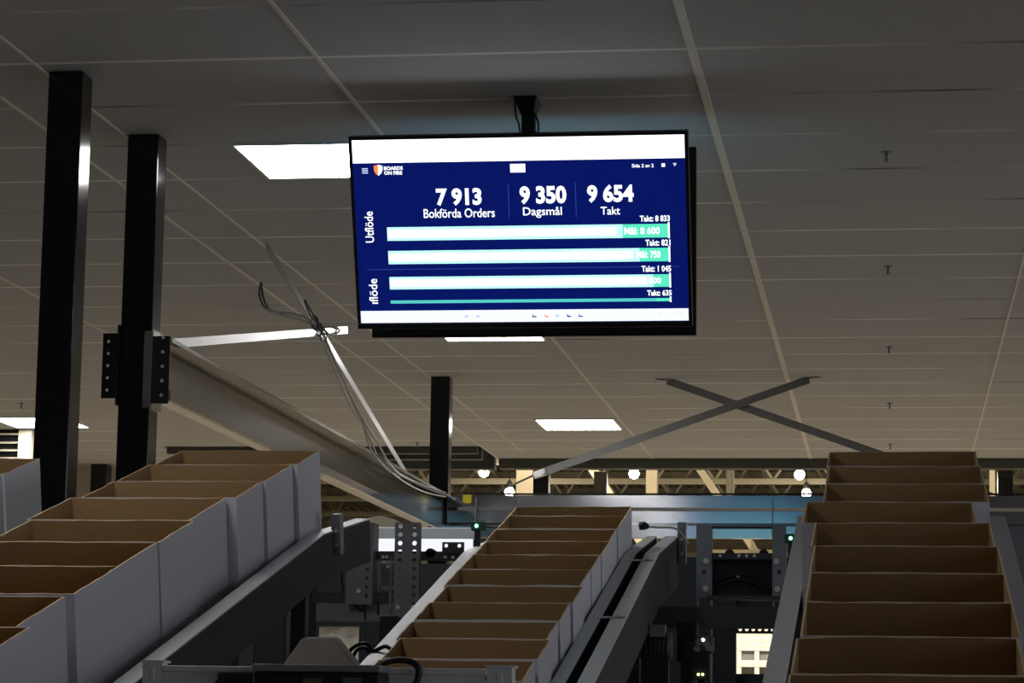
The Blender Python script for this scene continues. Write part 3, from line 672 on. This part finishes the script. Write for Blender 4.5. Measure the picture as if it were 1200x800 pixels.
# right edge machinery
f3 = thing('transfer_frame', 'grey bolted frame plate at the right picture edge beside the right stack', 'machine frame', atY(1190, 660, Y2))
a = atY(1172, 617, Y2); b = atY(1230, 617, Y2); c = atY(1172, 702, Y2)
mb = MB(); mb.plate((a.x, Y2, c.z), (1,0,0), (0,0,1), b.x-a.x, a.z-c.z, .006, [(.045, .13, .009)]); mb.box((a.x, Y2+.006, 0), (a.x+.006, Y2+.05, a.z)); mb.box((b.x-.006, Y2+.006, 0), (b.x, Y2+.05, a.z)); mb.build('side_plate', GREY, f3)
for x, y in ((1187, 661), (1187, 692)):
    mb = MB(); mb.disc(atY(x, y, Y2-.001), (0,-1,0), .0105, .01, 12); mb.build('bolt', ZINC, f3)
mb = MB(); px_box(mb, 1175, 702, 1290, 800, Y2+.1, .05); mb.box((atY(1185,790,Y2).x, Y2+.1, 0), (atY(1200,790,Y2).x, Y2+.15, atY(1185,795,Y2).z)); mb.build('lower_panel', XDARK, f3)

# ------------------------------------------------------------------ aluminium frame and device in the foreground
FALU = mat('pale_aluminium_profile', (.78, .78, .77), .45, .2, noise=.06, nscale=30)
YF = 4.40
fg = thing('scanner_frame', 'aluminium profile frame across the bottom in front of the middle stack', 'frame', (-.94, YF, 0))
def prof(mb, a, b):  # slotted aluminium profile along X
    mb.box((a[0], YF, a[2]), (b[0], YF+.03, b[2])); mb.box((a[0], YF-.006, b[2]-.010), (b[0], YF, b[2])); mb.box((a[0], YF-.006, a[2]), (b[0], YF, a[2]+.010))
l0, l1 = atY(168, 776, YF), atY(191, 776, YF); r0, r1 = atY(571, 782, YF), atY(601, 782, YF)
zt = atY(380, 781.5, YF).z
mb = MB(); prof(mb, (l1.x, 0, zt-.03), (r0.x, 0, zt)); mb.build('cross_profile', FALU, fg, bevel=.0015)
for a, b in ((l0, l1), (r0, r1)):
    mb = MB(); mb.box((a.x, YF-.004, 0), (b.x, YF+.032, a.z)); mb.box((a.x+(b.x-a.x)*.4, YF-.0055, .1), (a.x+(b.x-a.x)*.62, YF-.0035, a.z-.008)); ps = mb.build('post', FALU, fg, bevel=.002)
    mb = MB(); mb.box((a.x-.002, YF-.008, a.z), (b.x+.004, YF+.036, a.z+.004)); mb.build('end_cap', FALU, ps)
a = atY(276, 784, YF-.008); mb = MB(); mb.box((a.x-.03, YF-.010, zt-.060), (a.x+.03, YF-.006, zt-.012)); mb.disc((atY(257,795,YF).x, YF-.010, zt-.028), (0,-1,0), .004, .003, 8); mb.build('joint_plate', DGREY, fg)
dvv = thing('reader_device', 'dark reader box with a grey lid in the bottom foreground', 'device', atY(370, 800, 4.25))
a, b = atY(298, 779, 4.30), atY(445, 779, 4.30)
mb = MB(); mb.box((a.x, 4.30, a.z-.12), (b.x, YF-.012, a.z-.010)); mb.build('body', MATTE, dvv, bevel=.004)
mb = MB(); mb.box((a.x-.002, 4.295, a.z-.010), (b.x+.002, YF-.010, a.z+.002)); mb.build('lid', GREY, dvv, bevel=.003)
for xa, xb, mm in ((355, 376, YELLOW), (402, 423, GREENB)):
    p, q = atY(xa, 800, 4.297), atY(xb, 794, 4.297); mb = MB(); mb.box((p.x, 4.297, q.z-.02), (q.x, 4.301, q.z)); mb.build('label_window', mat('dim_window', (.10,.095,.05) if mm is YELLOW else (.09,.11,.10), .4, noise=.2), dvv)
hd = thing('motor_hood', 'rust brown trapezoid metal hood behind the foreground reader box', 'hood', atY(375, 778, 5.0))
def P3(x, y, Y): return atY(x, y, Y)
q = [P3(330,781,5.0), P3(418,781,5.0), P3(424,779,5.25), P3(340,779,5.25), P3(354,747,5.06), P3(392.5,747,5.06), P3(397,746,5.2), P3(360,746,5.2)]
mb = MB(); mb.hexa(q); mb.build('hood_shell', RUST, hd, bevel=.006)
mb = MB(); mb.box((q[0].x+.02, 5.02, .0), (q[1].x-.02, 5.22, q[0].z+.004)); mb.build('stand', XDARK, hd)
SHEET = bpy.data.materials.new('translucent_white_plastic'); SHEET.use_nodes = True
_n = SHEET.node_tree.nodes; _p = _n['Principled BSDF']; _p.inputs['Base Color'].default_value = (.85, .84, .81, 1); _p.inputs['Roughness'].default_value = .4
_t = _n.new('ShaderNodeBsdfTranslucent'); _t.inputs[0].default_value = (.95, .94, .90, 1); _x = _n.new('ShaderNodeMixShader'); _x.inputs[0].default_value = .75
SHEET.node_tree.links.new(_p.outputs[0], _x.inputs[1]); SHEET.node_tree.links.new(_t.outputs[0], _x.inputs[2]); SHEET.node_tree.links.new(_x.outputs[0], _n['Material Output'].inputs[0])
# crumpled white plastic hanging in the machine
mb = MB(); rnd = random.Random(4); grid = []
outl = [(364,731,426,731), (364,742,426,742), (364,753,426,752), (364,763,427,762), (364,774,427,773), (366,786,426,785)]
for j, (xa, ya, xb_, yb) in enumerate(outl):
    row = []
    for k in range(9):
        f = k/8; p = atY(xa+(xb_-xa)*f+rnd.uniform(-1.5,1.5), ya+(yb-ya)*f+rnd.uniform(-1.2,1.2), 10.70+rnd.uniform(-.035,.035)); row.append(mb.bm.verts.new(p))
    grid.append(row)
for j in range(5):
    for k in range(8): mb.face([grid[j][k], grid[j][k+1], grid[j+1][k+1], grid[j+1][k]]).smooth = True
wb = mb.build('plastic_sheet', SHEET)
tag(wb, 'crumpled white plastic sheet in the machinery left of the middle stack', 'plastic sheet')
mb = MB(); px_box(mb, 358, 726, 430, 733, 10.645, .12); tag(mb.build('clamp_rail', XDARK), 'dark rail the white plastic sheet hangs from', 'rail')
def cable(label, pts, Y, r, m=CABLE, name='cable'):
    mb = MB(); mb.tube(smooth_pts([atY(x, y, Y) for x, y in pts], 5), r, 6); return tag(mb.build(name, m), label, 'cable', 'loose machine cables')
cable('black cable loops beside the white plastic sheet', [(409,775),(410,763),(418,756),(430,754),(438,762),(452,757),(462,765)], 7.6, .006)
cable('second black cable loop curling over the rail end by the white sheet', [(413,772),(418,762),(428,759),(436,768),(430,778),(420,781)], 7.7, .006)
cable('thick black hose bending over the foreground frame in front of the lowest trays', [(444,783),(452,776),(468,773),(484,776),(491,785),(489,796),(484,806)], YF-.02, .006, name='hose')
cable('grey cable running inside the dark machine left of the perforated post', [(384,642),(398,660),(402,690),(412,705),(424,716)], 9.297, .004)
cable('thin dark cable in front of the left machine beam', [(428,700),(427,712),(428,726)], 9.298, .0035)

# ------------------------------------------------------------------ left wall pieces
cw = atY(90, 540, 20.75); cw2 = atY(190, 540, 20.75)
mb = MB(); mb.box((cw.x-.6, 20.75, 0), (cw2.x-.1, 20.85, ZC+.05)); tag(mb.build('partition_wall', CREAM), 'cream partition wall seen between the two near left columns', 'wall panel')
lv = thing('louvre_panel', 'dark louvre panel with pale slats at the left picture edge', 'louvre', atY(10, 536, 18.1))
a = atY(-60, 545, 18.1); b = atY(23, 502, 18.1)
mb = MB(); mb.box((a.x, 18.16, a.z-.3), (b.x, 18.2, b.z)); mb.build('back_panel', MATTE, lv)
mb = MB()
for y in (499.5, 508.5, 518.5, 527.5, 537): 
    p = atY(0, y, 18.1); mb.hexa([(a.x,18.10,p.z-.006),(b.x,18.10,p.z-.006),(b.x,18.16,p.z+.006),(a.x,18.16,p.z+.006),(a.x,18.10,p.z+.004),(b.x,18.10,p.z+.004),(b.x,18.16,p.z+.016),(a.x,18.16,p.z+.016)])
mb.build('slat', CREAM, lv)
c = atY(38, 500, 18.1); mb = MB(); mb.box((b.x, 18.08, 0), (c.x, 18.2, ZC-.002)); mb.build('cream_post', CREAM, lv)

# ------------------------------------------------------------------ hall: trusses, lamps, posts, rack
for k, Y in enumerate((42, 46, 50, 54, 58, 62, 66, 70)):
    t = thing('roof_truss', 'olive steel roof truss in the bright hall beyond the ceiling edge', 'roof truss', (-5, Y, 6.9), 'roof trusses of the hall')
    mb = MB(); mb.box((-24, Y-.06, 7.78), (14, Y+.06, 7.92)); mb.build('top_chord', TRUSS, t)
    mb = MB(); mb.box((-24, Y-.06, 6.85), (14, Y+.06, 6.97)); mb.build('bottom_chord', TRUSS, t)
    mb = MB(); x = -24
    while x < 13:
        mb.bar((x, Y, 6.93), (x+.6, Y, 7.82), .05, .05, (0,1,0)); mb.bar((x+.6, Y, 7.82), (x+1.2, Y, 6.93), .05, .05, (0,1,0)); x += 1.2
    mb.build('web', TRUSS, t)
def high_bay(x, y, z, label, power=HALL_W):
    t = thing('high_bay_lamp', label, 'lamp', (x, y, z), 'high bay lamps of the hall')
    mb = MB()
    mb.tube([(x,y,z+.22),(x,y,z+.14),(x,y,z+.09)], [.04,.06,.07], 14); mb.build('shade', DGREY, t)
    mb = MB(); mb.tube([(x,y,z+.095),(x,y,z+.06),(x,y,z),(x,y,z-.06),(x,y,z-.095)], [.03,.075,.1,.075,.02], 14); mb.build('lens', LAMP, t)
    mb = MB(); mb.tube([(x,y,z+.22),(x,y,8.085)], .01, 6); mb.build('cord', MATTE, t)
    ld = bpy.data.lights.new('lamp_light', 'POINT'); ld.energy = power; ld.color = (1, .90, .72); ld.shadow_soft_size = .12
    lo = bpy.data.objects.new('lamp_light', ld); col.objects.link(lo); lo.parent = t; lo.location = (0, 0, -.25)
for x, y, Y, l in ((567, 553, 48.0, 'glowing hall lamp just right of the middle column'), (597, 576, 52.0, 'glowing hall lamp at the lower end of the strap rod'), (743, 555, 48.0, 'glowing hall lamp left of the cream post'),
                (937, 556, 48.0, 'upper glowing hall lamp of the pair beside the right stack'), (945, 578, 52.0, 'lower glowing hall lamp of the pair beside the right stack')):
    p = atY(x, y, Y); high_bay(p.x, p.y, p.z, l)
for x, Y in ((-12, 28), (-3, 29), (4, 28)): high_bay(x, Y, 6.8, 'added unseen hall lamp brightening the ceiling edge, above the picture', 1700)  # extra unseen lamps, added to light the ceiling edge and the rack
def hall_post(x0, x1, Y, label, ytop=500):
    a, b = atY(x0, 560, Y), atY(x1, 560, Y); mb = MB()
    mb.box((a.x, Y, 0), (b.x, Y+.04, HZ)); mb.box((a.x+.03, Y+.04, 0), (b.x-.03, Y+.16, HZ)); mb.box((a.x, Y+.16, 0), (b.x, Y+.2, HZ)); tag(mb.build('hall_post', HCREAM), label, 'post')
hall_post(757, 770, 34, 'cream steel post in the hall left of centre, right of a lamp')
hall_post(605, 626, 30, 'cream panel post in the hall behind the strap turnbuckle')
hall_post(1160, 1166, 30, 'cream post in the hall at far right beside a dark column')
def hall_brace(p, q, Y, label):
    a, b = atY(*p, Y), atY(*q, Y); a = b+(a-b)*((HZ-b.z)/(a.z-b.z)); b = b+(b-a)*.4; mb = MB(); mb.bar(a, b, .10, .12, (0,1,0)); tag(mb.build('hall_brace', HCREAM), label, 'brace', 'cream diagonal braces in the hall')
hall_brace((800,520), (846,588), 36, 'cream diagonal brace in the hall right of the cream post')
hall_brace((680,528), (704,564), 31, 'cream diagonal brace in the hall above the short dark column')
for xx in (853, 858):
    a = atY(xx, 560, 44); mb = MB(); mb.box((a.x-.03, 44, 5.5), (a.x+.03, 44.06, HZ)); tag(mb.build('hanger_rod', HCREAM), 'thin cream hanger rod in the hall right of the diagonal brace', 'rod', 'hanger rods')
hs = thing('hall_beam', 'cream beam seen through the opening between the middle and right stacks', 'beam', atY(870, 648, 24))
a, b = atY(826, 648, 24), atY(915, 644, 24); mb = MB(); mb.box((a.x, 24, a.z), (b.x, 24.15, b.z)); mb.build('flange', CREAM, hs)
mb = MB(); mb.hexa([atY(880,645,23.99), atY(889,645,23.99), atY(889,645,24.05), atY(880,645,24.05), atY(880,633,23.99), atY(883,633,23.99), atY(883,633,24.05), atY(880,633,24.05)]); mb.build('gusset', CREAM, hs)
for xx in (828, 912):
    a = atY(xx, 648, 24); mb = MB(); mb.box((a.x-.05, 24.02, 0), (a.x+.05, 24.12, a.z)); mb.build('post', CREAM, hs)
RACKW = mat('pale_rack_paint', (.78, .75, .68), .5, noise=.05)
rk = thing('storage_rack', 'bright cream storage rack seen low beside the right conveyor rail', 'rack', atY(890, 800, 34))
YR = 34
for xx in (866, 887, 907, 928):
    a = atY(xx, 726, YR); mb = MB(); mb.box((a.x-.03, YR, 0), (a.x+.03, YR+.04, a.z)); mb.build('upright', RACKW, rk)
for y in (741, 755.5, 760, 775, 779):
    a, b = atY(864, y, YR), atY(930, y, YR); mb = MB(); mb.box((a.x, YR-.01, a.z-.022), (b.x, YR+.03, a.z+.02)); mb.build('beam', RACKW, rk)
a, b = atY(862, 757, YR), atY(932, 727, YR); mb = MB(); mb.box((a.x, YR+.5, a.z), (b.x, YR+.52, b.z)); mb.build('back_panel', RACKW, rk)
for xa in (868, 889, 909):
    a, b = atY(xa, 774, YR), atY(xa+17, 763, YR); mb = MB(); mb.box((a.x, YR+.05, a.z), (b.x, YR+.4, b.z)); mb.build('bin', GREY, rk)
# pale wrapped bundle on the cross rail
mb = MB(); n = 14
prof_ = [(404,615),(412,611),(421,609),(430,607),(438,605),(446,604),(452,605),(458,607),(464,609),(470,613),(474,615)]
A = [mb.bm.verts.new(atY(x, y, 12.0)) for x, y in prof_]; B = [mb.bm.verts.new(atY(x, y+1, 12.6)) for x, y in prof_]; 
base0 = [mb.bm.verts.new(atY(x, 622, 12.0)) for x, y in prof_]
for k in range(len(prof_)-1): mb.face([A[k], A[k+1], B[k+1], B[k]]); mb.face([base0[k], base0[k+1], A[k+1], A[k]])
wr = mb.build('wrapped_bundle', CREAM); tag(wr, 'pale wrapped bundle heaped behind the left machine frame under the long beam', 'bundle')
wr.modifiers.new('thick', 'SOLIDIFY').thickness = .01
mb = MB(); px_box(mb, 395, 619, 480, 624, 11.95, .75); a = atY(400, 624, 12.3); b = atY(476, 624, 12.3)
for x in (a.x, b.x-.04):
    for y in (12.0, 12.62): mb.box((x, y, 0), (x+.04, y+.04, a.z))
tag(mb.build('support_table', GREY), 'grey support stand under the pale wrapped bundle', 'stand')
